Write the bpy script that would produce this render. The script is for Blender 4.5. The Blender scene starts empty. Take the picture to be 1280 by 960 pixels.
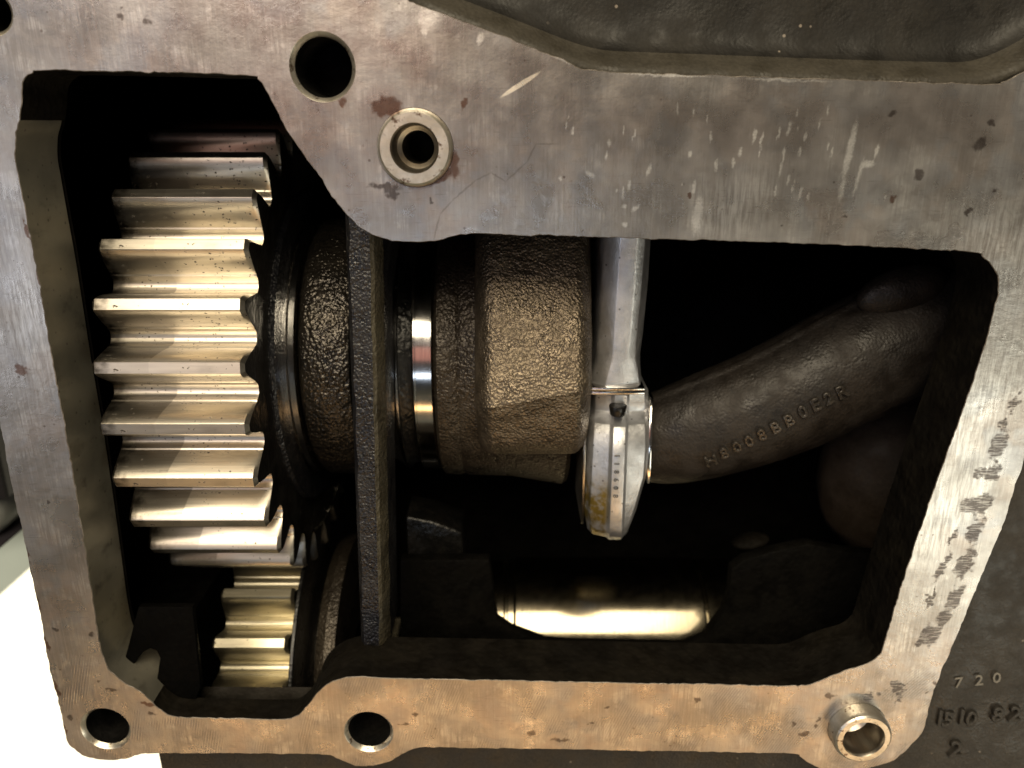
import bpy, bmesh, math, random
from mathutils import Vector, Matrix, noise as mnoise
from mathutils.geometry import tessellate_polygon, delaunay_2d_cdt
import numpy as np
random.seed(7)
R = math.radians
S = 0.0002                      # metres per unit: one unit is about 0.2 mm on the machined face
scn = bpy.context.scene
COL = scn.collection

# ------------------------------------------------------------------ camera
TH = R(18)
FW = Vector((0, math.cos(TH), -math.sin(TH)))
UP = Vector((0, math.sin(TH), math.cos(TH)))
CAM = FW * -1000
cam = bpy.data.cameras.new('camera')
cam.lens = 28.125; cam.sensor_width = 36; cam.clip_start = 0.005; cam.clip_end = 200
cam.dof.use_dof = True; cam.dof.focus_distance = 1020 * S; cam.dof.aperture_fstop = 15
co = bpy.data.objects.new('camera', cam); COL.objects.link(co)
co.location = CAM * S; co.rotation_euler = (R(90) - TH, 0, 0)
scn.camera = co
scn.render.resolution_x, scn.render.resolution_y = 1024, 768

# ------------------------------------------------------------------ light
w = bpy.data.worlds.new('World'); scn.world = w; w.use_nodes = True
bg = w.node_tree.nodes['Background']
bg.inputs[0].default_value = (1.0, 0.86, 0.72, 1); bg.inputs[1].default_value = 0.055

def lamp(name, az, el, dist, sx, sy, watt, colour):
    l = bpy.data.lights.new(name, 'AREA'); l.shape = 'RECTANGLE'; l.size = sx; l.size_y = sy
    l.energy = watt; l.color = colour
    o = bpy.data.objects.new(name, l); COL.objects.link(o)
    d = Vector((math.sin(R(az)) * math.cos(R(el)), -math.cos(R(az)) * math.cos(R(el)), math.sin(R(el))))
    o.location = d * dist
    o.rotation_euler = (-d).to_track_quat('-Z', 'Y').to_euler()
    return o
lamp('overhead_lamp', -6, 46, 1.3, 0.9, 0.95, 30, (1.0, 0.86, 0.62))
lamp('floor_bounce_lamp', 4, -54, 1.1, 1.3, 0.5, 10.5, (1.0, 0.56, 0.22))
lamp('right_window_lamp', 40, -24, 1.3, 0.5, 0.45, 2.7, (1.0, 0.97, 0.80))
lamp('left_window_lamp', -44, -4, 1.4, 0.5, 0.6, 1.5, (0.86, 0.90, 1.0))
lamp('doorway_lamp', -24, 22, 1.5, 0.6, 0.35, 2.6, (1.0, 0.86, 0.80))
lamp('front_window_lamp', -6, -11, 1.6, 0.5, 0.12, 0.9, (0.72, 0.84, 1.0))
lamp('shirt_bounce_lamp', -15, 9, 0.9, 0.35, 0.2, 0.12, (1.0, 0.40, 0.30))
# daylight falling on the floor behind the engine
sp = bpy.data.lights.new('floor_daylight_lamp', 'SPOT'); sp.energy = 420; sp.spot_size = R(50); sp.spot_blend = 0.5
sp.color = (1.0, 0.93, 0.74); sp.shadow_soft_size = 0.05
so = bpy.data.objects.new('floor_daylight_lamp', sp); COL.objects.link(so)
so.location = (-1.9, 1.2, 0.7)
so.rotation_euler = (Vector((-0.62, 0.8, -0.8)) - so.location).to_track_quat('-Z', 'Y').to_euler()

vs = scn.view_settings
vs.view_transform = 'Standard'; vs.look = 'None'; vs.exposure = 0; vs.gamma = 1
scn.cycles.max_bounces = 8; scn.cycles.use_denoising = True

# ------------------------------------------------------------------ geometry helpers (all in units, scaled by S when meshed)
def at(px, py, d=0.0):
    r = FW + Vector((1, 0, 0)) * ((px - 640) / 1000) + UP * ((480 - py) / 1000)
    return CAM + r * ((d - CAM.y) / r.y)
def X(px, py, d): return at(px, py, d).x
def Zc(px, py, d): return at(px, py, d).z

def link(name, me, parent=None, mat=None):
    o = bpy.data.objects.new(name, me); COL.objects.link(o)
    if mat is not None and not me.materials: me.materials.append(mat)
    if parent is not None: o.parent = parent
    return o
def tag(o, label, cat, group=None, kind=None):
    o['label'] = label; o['category'] = cat
    if group: o['group'] = group
    if kind: o['kind'] = kind
    return o
def empty(name, loc=(0, 0, 0)):
    o = bpy.data.objects.new(name, None); COL.objects.link(o); o.location = Vector(loc) * S
    o.empty_display_size = 0.01
    return o
def mesh(name, verts, faces, smooth=None, org=(0, 0, 0)):
    me = bpy.data.meshes.new(name); og = Vector(org)
    me.from_pydata([(Vector(v) - og) * S for v in verts], [], faces)
    bm = bmesh.new(); bm.from_mesh(me)
    bmesh.ops.recalc_face_normals(bm, faces=bm.faces); bm.to_mesh(me); bm.free()
    if smooth is not None:
        me.shade_smooth()
        if smooth < 180: me.set_sharp_from_angle(angle=R(smooth))
    return me
def bev(me, width, seg=2, angle=30, smooth=35):
    bm = bmesh.new(); bm.from_mesh(me)
    ed = [e for e in bm.edges if len(e.link_faces) == 2 and e.calc_face_angle(0) > R(angle)]
    bmesh.ops.bevel(bm, geom=ed, offset=width * S, segments=seg, profile=0.5, affect='EDGES', clamp_overlap=True)
    bm.to_mesh(me); bm.free(); me.shade_smooth(); me.set_sharp_from_angle(angle=R(smooth)); return me
def subdiv_noise(me, cuts, amp, scale):
    bm = bmesh.new(); bm.from_mesh(me)
    bmesh.ops.subdivide_edges(bm, edges=bm.edges, cuts=cuts, use_grid_fill=True)
    for v in bm.verts:
        n = mnoise.noise_vector(v.co / S / scale); v.co += n * amp * S
    bm.to_mesh(me); bm.free(); return me
def prism_x(name, prof, x0, x1, org=(0, 0, 0), smooth=None):
    n = len(prof)
    v = [(x0, y, z) for y, z in prof] + [(x1, y, z) for y, z in prof]
    f = [(i, (i + 1) % n, n + (i + 1) % n, n + i) for i in range(n)] + [tuple(range(n))[::-1], tuple(range(n, 2 * n))]
    return mesh(name, v, f, smooth, org)
def prism_y(name, poly, y0, y1, org=(0, 0, 0)):
    n = len(poly)
    v = [(x, y0, z) for x, z in poly] + [(x, y1, z) for x, z in poly]
    f = [(i, (i + 1) % n, n + (i + 1) % n, n + i) for i in range(n)] + [tuple(range(n)), tuple(range(n, 2 * n))[::-1]]
    return mesh(name, v, f, None, org)
def lathe_x(name, prof, yA, zA, seg=96, smooth=30, org=None, a0=0.0, a1=2 * math.pi):
    full = abs(a1 - a0 - 2 * math.pi) < 1e-6
    m = seg if full else seg + 1
    v = []; f = []
    for x, r in prof:
        for k in range(m):
            a = a0 + (a1 - a0) * k / seg
            v.append((x, yA - r * math.cos(a), zA + r * math.sin(a)))
    for i in range(len(prof) - 1):
        for k in range(seg):
            k2 = (k + 1) % m
            f.append((i * m + k, i * m + k2, (i + 1) * m + k2, (i + 1) * m + k))
    return mesh(name, v, f, smooth, org or (0, 0, 0))
def lathe_y(name, prof, cx, cz, seg=48, smooth=30, org=(0, 0, 0)):
    v = []; f = []
    for r, y in prof:
        for k in range(seg):
            a = 2 * math.pi * k / seg; v.append((cx + r * math.cos(a), y, cz + r * math.sin(a)))
    for i in range(len(prof) - 1):
        for k in range(seg):
            k2 = (k + 1) % seg; f.append((i * seg + k, i * seg + k2, (i + 1) * seg + k2, (i + 1) * seg + k))
    return mesh(name, v, f, smooth, org)
def cr_closed(pts, step):
    """closed Catmull-Rom through the points, resampled about every step"""
    out = []; n = len(pts)
    for i in range(n):
        p0, p1, p2, p3 = (Vector(pts[(i + k) % n]) for k in (-1, 0, 1, 2))
        L = (p2 - p1).length; m = max(1, int(L / step))
        for j in range(m):
            t = j / m
            if L > 90:
                q = p1.lerp(p2, t)
            else:
                q = 0.5 * ((2 * p1) + (p2 - p0) * t + (2 * p0 - 5 * p1 + 4 * p2 - p3) * t * t + (3 * p1 - p0 - 3 * p2 + p3) * t ** 3)
            out.append(q)
    return out
def rough(poly, a_fine, a_low, seed):
    rnd = random.Random(seed); out = []; n = len(poly)
    for i, p in enumerate(poly):
        t = (poly[(i + 1) % n] - poly[i - 1]).normalized(); nrm = Vector((-t.y, t.x))
        k = rnd.gauss(0, a_fine) + a_low * mnoise.noise(Vector((p.x / 22, p.y / 22, seed)))
        out.append(p + nrm * k)
    return out
def offset(poly, d):
    """offset to the left of travel"""
    out = []; n = len(poly)
    for i in range(n):
        t = (poly[(i + 2) % n] - poly[i - 2])
        if t.length < 1e-6: t = poly[(i + 1) % n] - poly[i]
        t.normalize(); out.append(poly[i] + Vector((-t.y, t.x)) * d)
    return out
def area2(poly): return sum(a.x * b.y - b.x * a.y for a, b in zip(poly, poly[1:] + poly[:1])) / 2

# ------------------------------------------------------------------ material helpers
class NT:
    def __init__(s, name):
        s.m = bpy.data.materials.new(name); s.m.use_nodes = True
        s.t = s.m.node_tree; s.b = s.t.nodes['Principled BSDF']
        tc = s.t.nodes.new('ShaderNodeTexCoord'); mp = s.t.nodes.new('ShaderNodeMapping')
        mp.inputs['Scale'].default_value = (1 / S,) * 3
        s.l(tc.outputs['Object'], mp.inputs['Vector']); s.P = mp.outputs[0]
    def l(s, a, b): s.t.links.new(a, b)
    def n(s, t, **k):
        x = s.t.nodes.new('ShaderNode' + t)
        for a, v in k.items(): setattr(x, a, v)
        return x
    def put(s, sock, v):
        if hasattr(v, 'is_output'): s.l(v, sock)
        else: sock.default_value = v
    def math(s, op, a, b=0.0, clamp=False):
        x = s.n('Math', operation=op, use_clamp=clamp); s.put(x.inputs[0], a); s.put(x.inputs[1], b); return x.outputs[0]
    def vmath(s, op, a, b=None, sc=None):
        x = s.n('VectorMath', operation=op); s.put(x.inputs[0], a)
        if b is not None: s.put(x.inputs[1], b)
        if sc is not None: s.put(x.inputs['Scale'], sc)
        return x.outputs['Value'] if op in ('LENGTH', 'DOT_PRODUCT') else x.outputs[0]
    def noise(s, size, detail=4, rough=0.55, stretch=(1, 1, 1), rot=(0, 0, 0), vec=None, dist=0, col=False):
        mp = s.n('Mapping'); s.put(mp.inputs[0], vec or s.P)
        mp.inputs['Rotation'].default_value = rot
        mp.inputs['Scale'].default_value = tuple(1 / (size * k) for k in stretch)
        x = s.n('TexNoise'); x.inputs['Scale'].default_value = 1; x.inputs['Detail'].default_value = detail
        x.inputs['Roughness'].default_value = rough; x.inputs['Distortion'].default_value = dist
        s.l(mp.outputs[0], x.inputs['Vector']); return x.outputs['Color' if col else 'Fac']
    def voro(s, size, feature='F1', rnd=1.0, vec=None, out='Distance'):
        x = s.n('TexVoronoi', feature=feature); x.inputs['Scale'].default_value = 1 / size; x.inputs['Randomness'].default_value = rnd
        s.put(x.inputs['Vector'], vec or s.P); return x.outputs[out]
    def ramp(s, v, lo, hi, a=0.0, b=1.0, smooth=True):
        x = s.n('MapRange', interpolation_type='SMOOTHSTEP' if smooth else 'LINEAR')
        s.put(x.inputs['Value'], v); x.inputs['From Min'].default_value = lo; x.inputs['From Max'].default_value = hi
        x.inputs['To Min'].default_value = a; x.inputs['To Max'].default_value = b; return x.outputs[0]
    def mix(s, f, a, b, blend='MIX'):
        x = s.n('Mix', data_type='RGBA', blend_type=blend); s.put(x.inputs[0], f)
        for k, v in ((6, a), (7, b)):
            if isinstance(v, tuple) and len(v) == 3: v = v + (1,)
            s.put(x.inputs[k], v)
        return x.outputs[2]
    def bump(s, h, strength, dist, prev=None):
        x = s.n('Bump'); x.inputs['Strength'].default_value = strength; x.inputs['Distance'].default_value = dist * S
        s.put(x.inputs['Height'], h)
        if prev is not None: s.l(prev, x.inputs['Normal'])
        return x.outputs[0]
    def attr(s, name):
        x = s.n('Attribute'); x.attribute_name = name; return x.outputs['Fac']
    def sep(s):
        x = s.n('SeparateXYZ'); s.l(s.P, x.inputs[0]); return x.outputs
    def blob(s, vec, p, rx, rz, rot=0.0, soft=0.35):
        mp = s.n('Mapping', vector_type='TEXTURE'); s.put(mp.inputs[0], vec)
        mp.inputs['Location'].default_value = (p.x, 0, p.z); mp.inputs['Rotation'].default_value = (0, R(rot), 0)
        mp.inputs['Scale'].default_value = (rx, 1e6, rz)
        d = s.vmath('LENGTH', mp.outputs[0])
        return s.ramp(d, 1 + soft, 1 - soft)
    def maxall(s, ms):
        r = ms[0]
        for m in ms[1:]: r = s.math('MAXIMUM', r, m)
        return r
    def marks(s, vec, items, soft=0.35):
        r = None
        for a in items:
            m = s.blob(vec, at(a[0], a[1]) if not hasattr(a[0], 'x') else a[0], a[-3], a[-2], a[-1], soft)
            r = m if r is None else s.math('MAXIMUM', r, m)
        return r
    def set(s, **k):
        for a, v in k.items():
            if isinstance(v, tuple) and len(v) == 3: v = v + (1,)
            s.put(s.b.inputs[a.replace('_', ' ')], v)
        return s.m

def cast_mat(name, col, col2, rough_=0.38, grain=7.0, bump_=0.5, coat=0.0, spec=0.5, metallic=0.0, flecks=0.0):
    q = NT(name)
    tone = q.ramp(q.noise(60, 5), 0.35, 0.68)
    c = q.mix(tone, col, col2)
    c = q.mix(q.ramp(q.noise(25, 6, 0.65), 0.58, 0.75, 0, 0.6), c, tuple(x * 0.55 for x in col))
    wv = q.vmath('ADD', q.P, q.vmath('SCALE', q.noise(grain * 1.5, 2, col=True), sc=grain * 1.2))
    peb = q.voro(grain * 1.25, 'SMOOTH_F1', vec=wv)
    c = q.mix(q.ramp(peb, 0.15, 0.75, 0, 0.35), c, tuple(x * 0.4 for x in col))
    h = q.math('ADD', q.math('MULTIPLY', peb, -0.55), q.math('MULTIPLY', q.noise(grain * 5, 3), 1.0))
    if flecks:
        fk = q.math('MULTIPLY', q.ramp(q.voro(26), 0.09, 0.05), q.ramp(q.noise(55, 3), 0.5, 0.6))
        c = q.mix(q.math('MULTIPLY', fk, flecks), c, (0.25, 0.21, 0.17))
    nb = q.bump(h, min(1, bump_), grain * (0.9 if bump_ < .85 else 1.35))
    rr = q.ramp(q.noise(30, 4), 0.3, 0.7, rough_ * 0.75, rough_ * 1.3)
    q.set(Base_Color=c, Roughness=rr, Normal=nb, Specular_IOR_Level=spec, Coat_Weight=coat, Coat_Roughness=0.25, Metallic=metallic)
    return q.m

M = {}
# machined face of the flange: bare milled steel with shaped stains, scratches and rust, and painted sheen and shade
def flange_mat():
    q = NT('milled_flange_steel'); P = q.P
    wob = q.vmath('SCALE', q.vmath('SUBTRACT', q.noise(9, 4, 0.6, col=True), (0.5, 0.5, 0.5)), sc=9.0)
    PW = q.vmath('ADD', P, wob)
    wob2 = q.vmath('SCALE', q.vmath('SUBTRACT', q.noise(6, 3, 0.6, col=True), (0.5, 0.5, 0.5)), sc=2.5)
    PS = q.vmath('ADD', P, wob2)
    base = q.mix(q.ramp(q.noise(95, 5, 0.55), 0.33, 0.68), (0.27, 0.25, 0.232), (0.40, 0.38, 0.365))
    streak = q.noise(3.2, 5, 0.7, stretch=(1, 1, 22), rot=(0, R(7), 0))
    base = q.mix(q.ramp(streak, 0.40, 0.66, 0, 0.20), base, (0.58, 0.56, 0.53))
    patch = q.math('MULTIPLY', q.ramp(q.noise(40, 6, 0.62), 0.52, 0.62), q.ramp(streak, 0.38, 0.6))
    base = q.mix(q.math('MULTIPLY', patch, 0.35), base, (0.74, 0.72, 0.69))
    base = q.mix(q.ramp(q.noise(120, 4, 0.6), 0.42, 0.62, 0, 0.40), base, q.mix(q.ramp(q.noise(70, 3), 0.45, 0.55), (0.40, 0.33, 0.29), (0.33, 0.34, 0.37)))
    base = q.mix(q.ramp(q.noise(28, 6, 0.7, stretch=(1, 1, 1.8), rot=(0, R(25), 0), dist=0.8), 0.52, 0.68, 0, 0.24), base, (0.54, 0.515, 0.48))
    # grime clouds
    base = q.mix(q.ramp(q.noise(55, 6, 0.65, dist=0.6), 0.56, 0.72, 0, 0.38), base, (0.24, 0.21, 0.185))
    at_ = lambda n, lo, hi, nz: q.ramp(q.math('MULTIPLY', q.attr(n), q.math('ADD', 0.25, q.math('MULTIPLY', nz, 1.4))), lo, hi)
    nA = q.noise(5, 4, 0.7); nB = q.noise(4, 4, 0.7, stretch=(1, 1, 10), rot=(0, R(-28), 0))
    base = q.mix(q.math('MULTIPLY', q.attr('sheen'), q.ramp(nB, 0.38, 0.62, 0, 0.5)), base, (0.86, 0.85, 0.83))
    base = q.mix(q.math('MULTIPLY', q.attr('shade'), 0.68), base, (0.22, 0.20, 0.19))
    base = q.mix(q.math('MULTIPLY', at_('fleck', 0.42, 1.0, q.noise(2.5, 4, 0.7)), 0.55), base, (0.90, 0.88, 0.84))
    base = q.mix(q.marks(P, [(650, 106, 24, 2.6, -31)], 0.2), base, (0.95, 0.88, 0.74))
    # crack-like hairline
    pl = [(542, 300), (550, 268), (565, 251), (595, 225), (614, 216), (632, 227), (659, 202), (670, 180), (696, 180)]
    ln = []
    for (a, b), (c, d) in zip(pl, pl[1:]):
        A, B = at(a, b), at(c, d); dv = B - A
        ln.append(((A + B) / 2, dv.length / 2, 1.0, -math.degrees(math.atan2(dv.z, dv.x))))
    base = q.mix(q.math('MULTIPLY', q.marks(PS, ln, 0.45), 0.38), base, (0.12, 0.10, 0.09))
    # dark rubbed prints down the right bar, streaked by later scrapes
    scrape = q.ramp(q.noise(2.4, 4, 0.65, stretch=(9, 1, 1), rot=(0, R(-38), 0)), 0.40, 0.52)
    diag = q.math('MULTIPLY', q.ramp(q.noise(1.8, 4, 0.7, stretch=(16, 1, 1), rot=(0, R(-33), 0)), 0.56, 0.68), q.ramp(q.noise(60, 3), 0.42, 0.56))
    base = q.mix(q.math('MULTIPLY', diag, 0.45), base, (0.17, 0.155, 0.14))
    rb = at_('rub', 0.30, 0.85, q.noise(2.6, 4, 0.7))
    base = q.mix(q.math('MULTIPLY', rb, q.math('MULTIPLY', scrape, 0.8)), base, (0.095, 0.083, 0.082))
    base = q.mix(q.math('MULTIPLY', at_('rust', 0.35, 0.85, nA), 0.8), base, (0.11, 0.05, 0.028))
    base = q.mix(q.math('MULTIPLY', at_('spot', 0.30, 0.90, nA), 0.8), base, (0.07, 0.055, 0.05))
    v = q.voro(13); gate = q.ramp(q.noise(45, 4), 0.52, 0.66)
    base = q.mix(q.math('MULTIPLY', q.ramp(v, 0.16, 0.07), q.math('MULTIPLY', gate, 0.65)), base, (0.09, 0.06, 0.05))
    # relief
    arcs = q.n('TexWave', wave_type='RINGS', rings_direction='SPHERICAL'); mp = q.n('Mapping'); q.l(P, mp.inputs[0])
    pc = at(1500, 1150); mp.inputs['Location'].default_value = (-pc.x, 0, -pc.z)
    q.l(mp.outputs[0], arcs.inputs[0]); arcs.inputs['Scale'].default_value = 0.085; arcs.inputs['Distortion'].default_value = 0.6; arcs.inputs['Detail'].default_value = 1
    z = q.sep()[2]
    arcm = q.math('MULTIPLY', q.ramp(z, -380, -450), q.ramp(q.noise(70, 3), 0.50, 0.60))
    base = q.mix(q.math('MULTIPLY', q.math('MULTIPLY', q.ramp(arcs.outputs['Fac'], 0.5, 0.2), arcm), 0.26), base, (0.13, 0.115, 0.10))
    h = q.math('ADD', q.math('MULTIPLY', streak, 0.8), q.math('MULTIPLY', q.math('MULTIPLY', arcs.outputs['Fac'], arcm), 0.6))
    nb = q.bump(h, 0.15, 1.3)
    nb = q.bump(q.noise(18, 5, 0.65), 0.10, 5, nb)
    rr = q.math('ADD', q.ramp(q.noise(50, 5), 0.3, 0.7, 0.25, 0.36), q.math('MULTIPLY', rb, 0.15))
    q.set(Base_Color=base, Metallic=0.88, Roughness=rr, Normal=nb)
    return q.m
M['flange'] = flange_mat()
M['edge'] = cast_mat('grimy_worn_edge', (0.10, 0.085, 0.07), (0.20, 0.175, 0.15), 0.5, 4, 0.4, metallic=0.4)
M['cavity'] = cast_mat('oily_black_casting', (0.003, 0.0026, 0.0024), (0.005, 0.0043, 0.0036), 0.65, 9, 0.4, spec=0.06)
M['lip'] = cast_mat('dark_cast_lip', (0.0045, 0.0038, 0.003), (0.008, 0.0065, 0.0045), 0.65, 8, 0.4, spec=0.08)
M['casing'] = cast_mat('dark_painted_casting', (0.0075, 0.0068, 0.0058), (0.014, 0.0122, 0.0095), 0.55, 3, 0.2, spec=0.22, flecks=0.6)
M['lowcasing'] = cast_mat('brown_painted_casting', (0.020, 0.0175, 0.0145), (0.030, 0.026, 0.021), 0.5, 3.5, 0.3, spec=0.4, flecks=0.5)
M['fillet'] = cast_mat('lit_olive_fillet', (0.026, 0.0225, 0.016), (0.038, 0.033, 0.024), 0.6, 3, 0.35, spec=0.3)  # overhead light on the fillet, painted as a lighter olive
M['backboss'] = cast_mat('pale_brown_casting', (0.036, 0.026, 0.018), (0.05, 0.037, 0.027), 0.6, 5, 0.3, spec=0.2)
M['letter'] = cast_mat('glinting_raised_letter', (0.042, 0.036, 0.030), (0.07, 0.06, 0.05), 0.3, 3, 0.4, metallic=0.5)  # glint of the letters painted in as a paler tone
M['rib'] = cast_mat('rough_cast_rib', (0.006, 0.006, 0.008), (0.013, 0.0125, 0.014), 0.36, 3, 0.9)
M['etch'] = cast_mat('dark_etched_mark', (0.06, 0.06, 0.06), (0.10, 0.10, 0.10), 0.6, 4, 0.2)
M['dark'] = cast_mat('oily_dark_casting', (0.0018, 0.0016, 0.0013), (0.003, 0.0026, 0.002), 0.65, 7, 0.3, spec=0.05)
M['void'] = cast_mat('near_black_wedge', (0.0011, 0.001, 0.0009), (0.0018, 0.0016, 0.0014), 0.7, 6, 0.3, spec=0.03)
M['ribside'] = cast_mat('olive_cast_edge', (0.040, 0.034, 0.022), (0.065, 0.056, 0.036), 0.5, 4, 0.8)  # lighter olive for the rib's side face and foot
M['crank'] = cast_mat('oily_forged_steel', (0.034, 0.027, 0.020), (0.062, 0.050, 0.036), 0.34, 3, 0.9, spec=0.5, metallic=0.5)
M['weight'] = cast_mat('brown_forged_steel', (0.140, 0.112, 0.080), (0.200, 0.162, 0.116), 0.40, 2.7, 1.0, spec=0.5, metallic=0.8)
M['arm'] = cast_mat('dark_forged_arm', (0.013, 0.0105, 0.0085), (0.023, 0.018, 0.014), 0.52, 3, 0.45, spec=0.38, metallic=0.15)
M['black'] = cast_mat('black_oiled_steel', (0.004, 0.004, 0.004), (0.008, 0.007, 0.006), 0.35, 5, 0.4, spec=0.4)
M['hub'] = cast_mat('glossy_oily_hub', (0.030, 0.026, 0.022), (0.055, 0.046, 0.035), 0.22, 3.8, 1.0, spec=0.8, metallic=0.7)

def wall_mat():
    q = NT('dull_machined_wall')
    c = q.mix(q.ramp(q.noise(70, 4), 0.35, 0.65), (0.155, 0.147, 0.12), (0.20, 0.19, 0.155))
    c = q.mix(q.ramp(q.voro(16), 0.16, 0.06, 0, 0.7), c, (0.03, 0.025, 0.02))
    c = q.mix(q.ramp(q.noise(34, 5, 0.6), 0.60, 0.72, 0, 0.5), c, (0.05, 0.04, 0.03))
    c = q.mix(q.ramp(q.noise(60, 4, 0.6, stretch=(1, 1, 0.5)), 0.55, 0.72, 0, 0.45), c, (0.05, 0.045, 0.035))
    q.set(Base_Color=c, Roughness=0.40, Metallic=0.55, Normal=q.bump(q.noise(40, 2), 0.12, 6)); return q.m
M['wall'] = wall_mat()

def gear_mat(name, col, col2, xwear, dirty=0.5):
    q = NT(name)
    st = q.noise(2.2, 4, 0.65, stretch=(40, 1, 1))
    c = q.mix(q.ramp(st, 0.25, 0.75), col, col2)
    c = q.mix(q.ramp(q.noise(26, 5, 0.6, stretch=(2.5, 1, 1)), 0.5, 0.72, 0, 0.45), c, tuple(v * 0.55 for v in col))
    x = q.sep()[0]
    if xwear is not None:
        y = q.sep()[1]
        m = q.math('MULTIPLY', q.ramp(q.math('ADD', x, q.math('MULTIPLY', y, -0.20)), xwear - 1, xwear + 1, 1, 0), q.ramp(q.math('ADD', q.sep()[2], q.math('MULTIPLY', q.noise(6, 3), 4)), 13.5, 15.5, 0.25, 1))
        c = q.mix(q.math('MULTIPLY', m, q.ramp(st, 0.3, 0.6, 0.55, 0.85)), c, tuple(v * 0.45 for v in col))
        gr = q.math('MULTIPLY', q.ramp(q.math('ADD', x, q.math('MULTIPLY', q.noise(18, 4), 50)), -48, -74), 0.92)
        c = q.mix(gr, c, (0.03, 0.024, 0.018))
    sp1 = q.math('MULTIPLY', q.ramp(q.voro(6.5, vec=q.vmath('ADD', q.P, q.vmath('SCALE', q.noise(5, 3, col=True), sc=6.0))), 0.26, 0.14), q.ramp(q.noise(30, 5, 0.65), 0.47, 0.60))
    sp2 = q.math('MULTIPLY', q.ramp(q.noise(11, 5, 0.6), 0.66, 0.71), 1.0)
    d = q.math('MULTIPLY', q.math('MAXIMUM', sp1, sp2), dirty * 1.5, True)
    c = q.mix(d, c, (0.035, 0.025, 0.018))
    rr = q.math('ADD', q.ramp(st, 0.2, 0.8, 0.32, 0.40), q.math('MULTIPLY', d, 0.25))
    q.set(Base_Color=c, Metallic=q.math('SUBTRACT', 1.0, q.math('MULTIPLY', d, 0.8)), Roughness=rr, Normal=q.bump(st, 0.05, 1.0)); return q.m
M['tooth'] = gear_mat('worn_gear_steel', (0.60, 0.55, 0.47), (0.68, 0.63, 0.54), 52, 0.85)
M['tooth_small'] = gear_mat('oily_gear_steel', (0.46, 0.42, 0.31), (0.58, 0.53, 0.41), None, 0.5)
M['gearend'] = cast_mat('oily_gear_side', (0.006, 0.005, 0.0045), (0.011, 0.010, 0.008), 0.4, 6, 0.3, spec=0.4)

def steel(name, col, rough_=0.22, specks=0.3, streaks=True):
    q = NT(name)
    st = q.noise(2.0, 3, 0.6, stretch=(1, 20, 20))
    c = q.mix(q.ramp(st, 0.3, 0.7), tuple(v * 0.85 for v in col), col)
    sp1 = q.math('MULTIPLY', q.ramp(q.voro(14), 0.15, 0.08), q.ramp(q.noise(25, 3), 0.45, 0.55))
    c = q.mix(q.math('MULTIPLY', sp1, specks), c, (0.05, 0.04, 0.03))
    q.set(Base_Color=c, Metallic=1.0, Roughness=q.ramp(q.noise(20, 4), 0.3, 0.7, rough_ * 0.9, rough_ * 1.12)); return q.m
M['journal'] = steel('polished_journal_steel', (0.72, 0.70, 0.68), 0.13, 0.8)
M['bore'] = steel('drilled_bore_steel', (0.42, 0.38, 0.32), 0.32, 0.4)
M['cam'] = steel('golden_camshaft_steel', (0.33, 0.29, 0.21), 0.17, 0.5)
def rod_mat():
    q = NT('forged_rod_steel')
    c = q.mix(q.ramp(q.noise(40, 5, 0.6), 0.35, 0.65), (0.50, 0.51, 0.53), (0.66, 0.67, 0.70))
    c = q.mix(q.ramp(q.noise(14, 5, 0.65), 0.60, 0.70, 0, 0.5), c, (0.72, 0.72, 0.72))
    z = q.sep()[2]
    oil = q.math('MULTIPLY', q.ramp(z, -118, -160), q.ramp(q.sep()[0], -8, -20))
    c = q.mix(q.math('MULTIPLY', oil, q.ramp(q.noise(22, 4), 0.35, 0.55)), c, (0.30, 0.22, 0.05))
    c = q.mix(q.ramp(q.voro(17), 0.12, 0.06, 0, 0.7), c, (0.05, 0.045, 0.04))
    q.set(Base_Color=c, Metallic=0.9, Roughness=q.ramp(q.noise(24, 4), 0.3, 0.7, 0.36, 0.50), Normal=q.bump(q.noise(9, 5, 0.65), 0.3, 2.5)); return q.m
M['rod'] = rod_mat()
def dowel_mat():
    q = NT('rust_spotted_dowel_steel')
    c = q.mix(q.ramp(q.noise(20, 4), 0.35, 0.65), (0.50, 0.46, 0.38), (0.64, 0.60, 0.52))
    c = q.mix(q.ramp(q.noise(11, 5, 0.65), 0.56, 0.66, 0, 0.9), c, (0.10, 0.05, 0.025))
    q.set(Base_Color=c, Metallic=0.9, Roughness=0.33, Normal=q.bump(q.noise(8, 4), 0.15, 2)); return q.m
M['dowel'] = dowel_mat()
def plain(name, col, rough_=0.6, metallic=0.0, var=0.25, size=300):
    q = NT(name); c = q.mix(q.noise(size, 4), tuple(v * (1 - var) for v in col), tuple(v * (1 + var) for v in col))
    q.set(Base_Color=c, Roughness=rough_, Metallic=metallic); return q.m
M['floor'] = plain('grey_green_concrete', (0.10, 0.11, 0.098), 0.7, 0, 0.2, 900)
M['paper'] = plain('sun_patch_white', (0.80, 0.77, 0.70), 0.8, 0, 0.03, 900)
M['greymetal'] = plain('grey_painted_metal', (0.22, 0.23, 0.22), 0.4, 0.3)
M['darkpaint'] = plain('dark_machine_paint', (0.016, 0.014, 0.018), 0.5)
M['ivory'] = plain('pale_paint_mark', (0.15, 0.14, 0.12), 0.7, 0, 0.4, 6)

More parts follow.
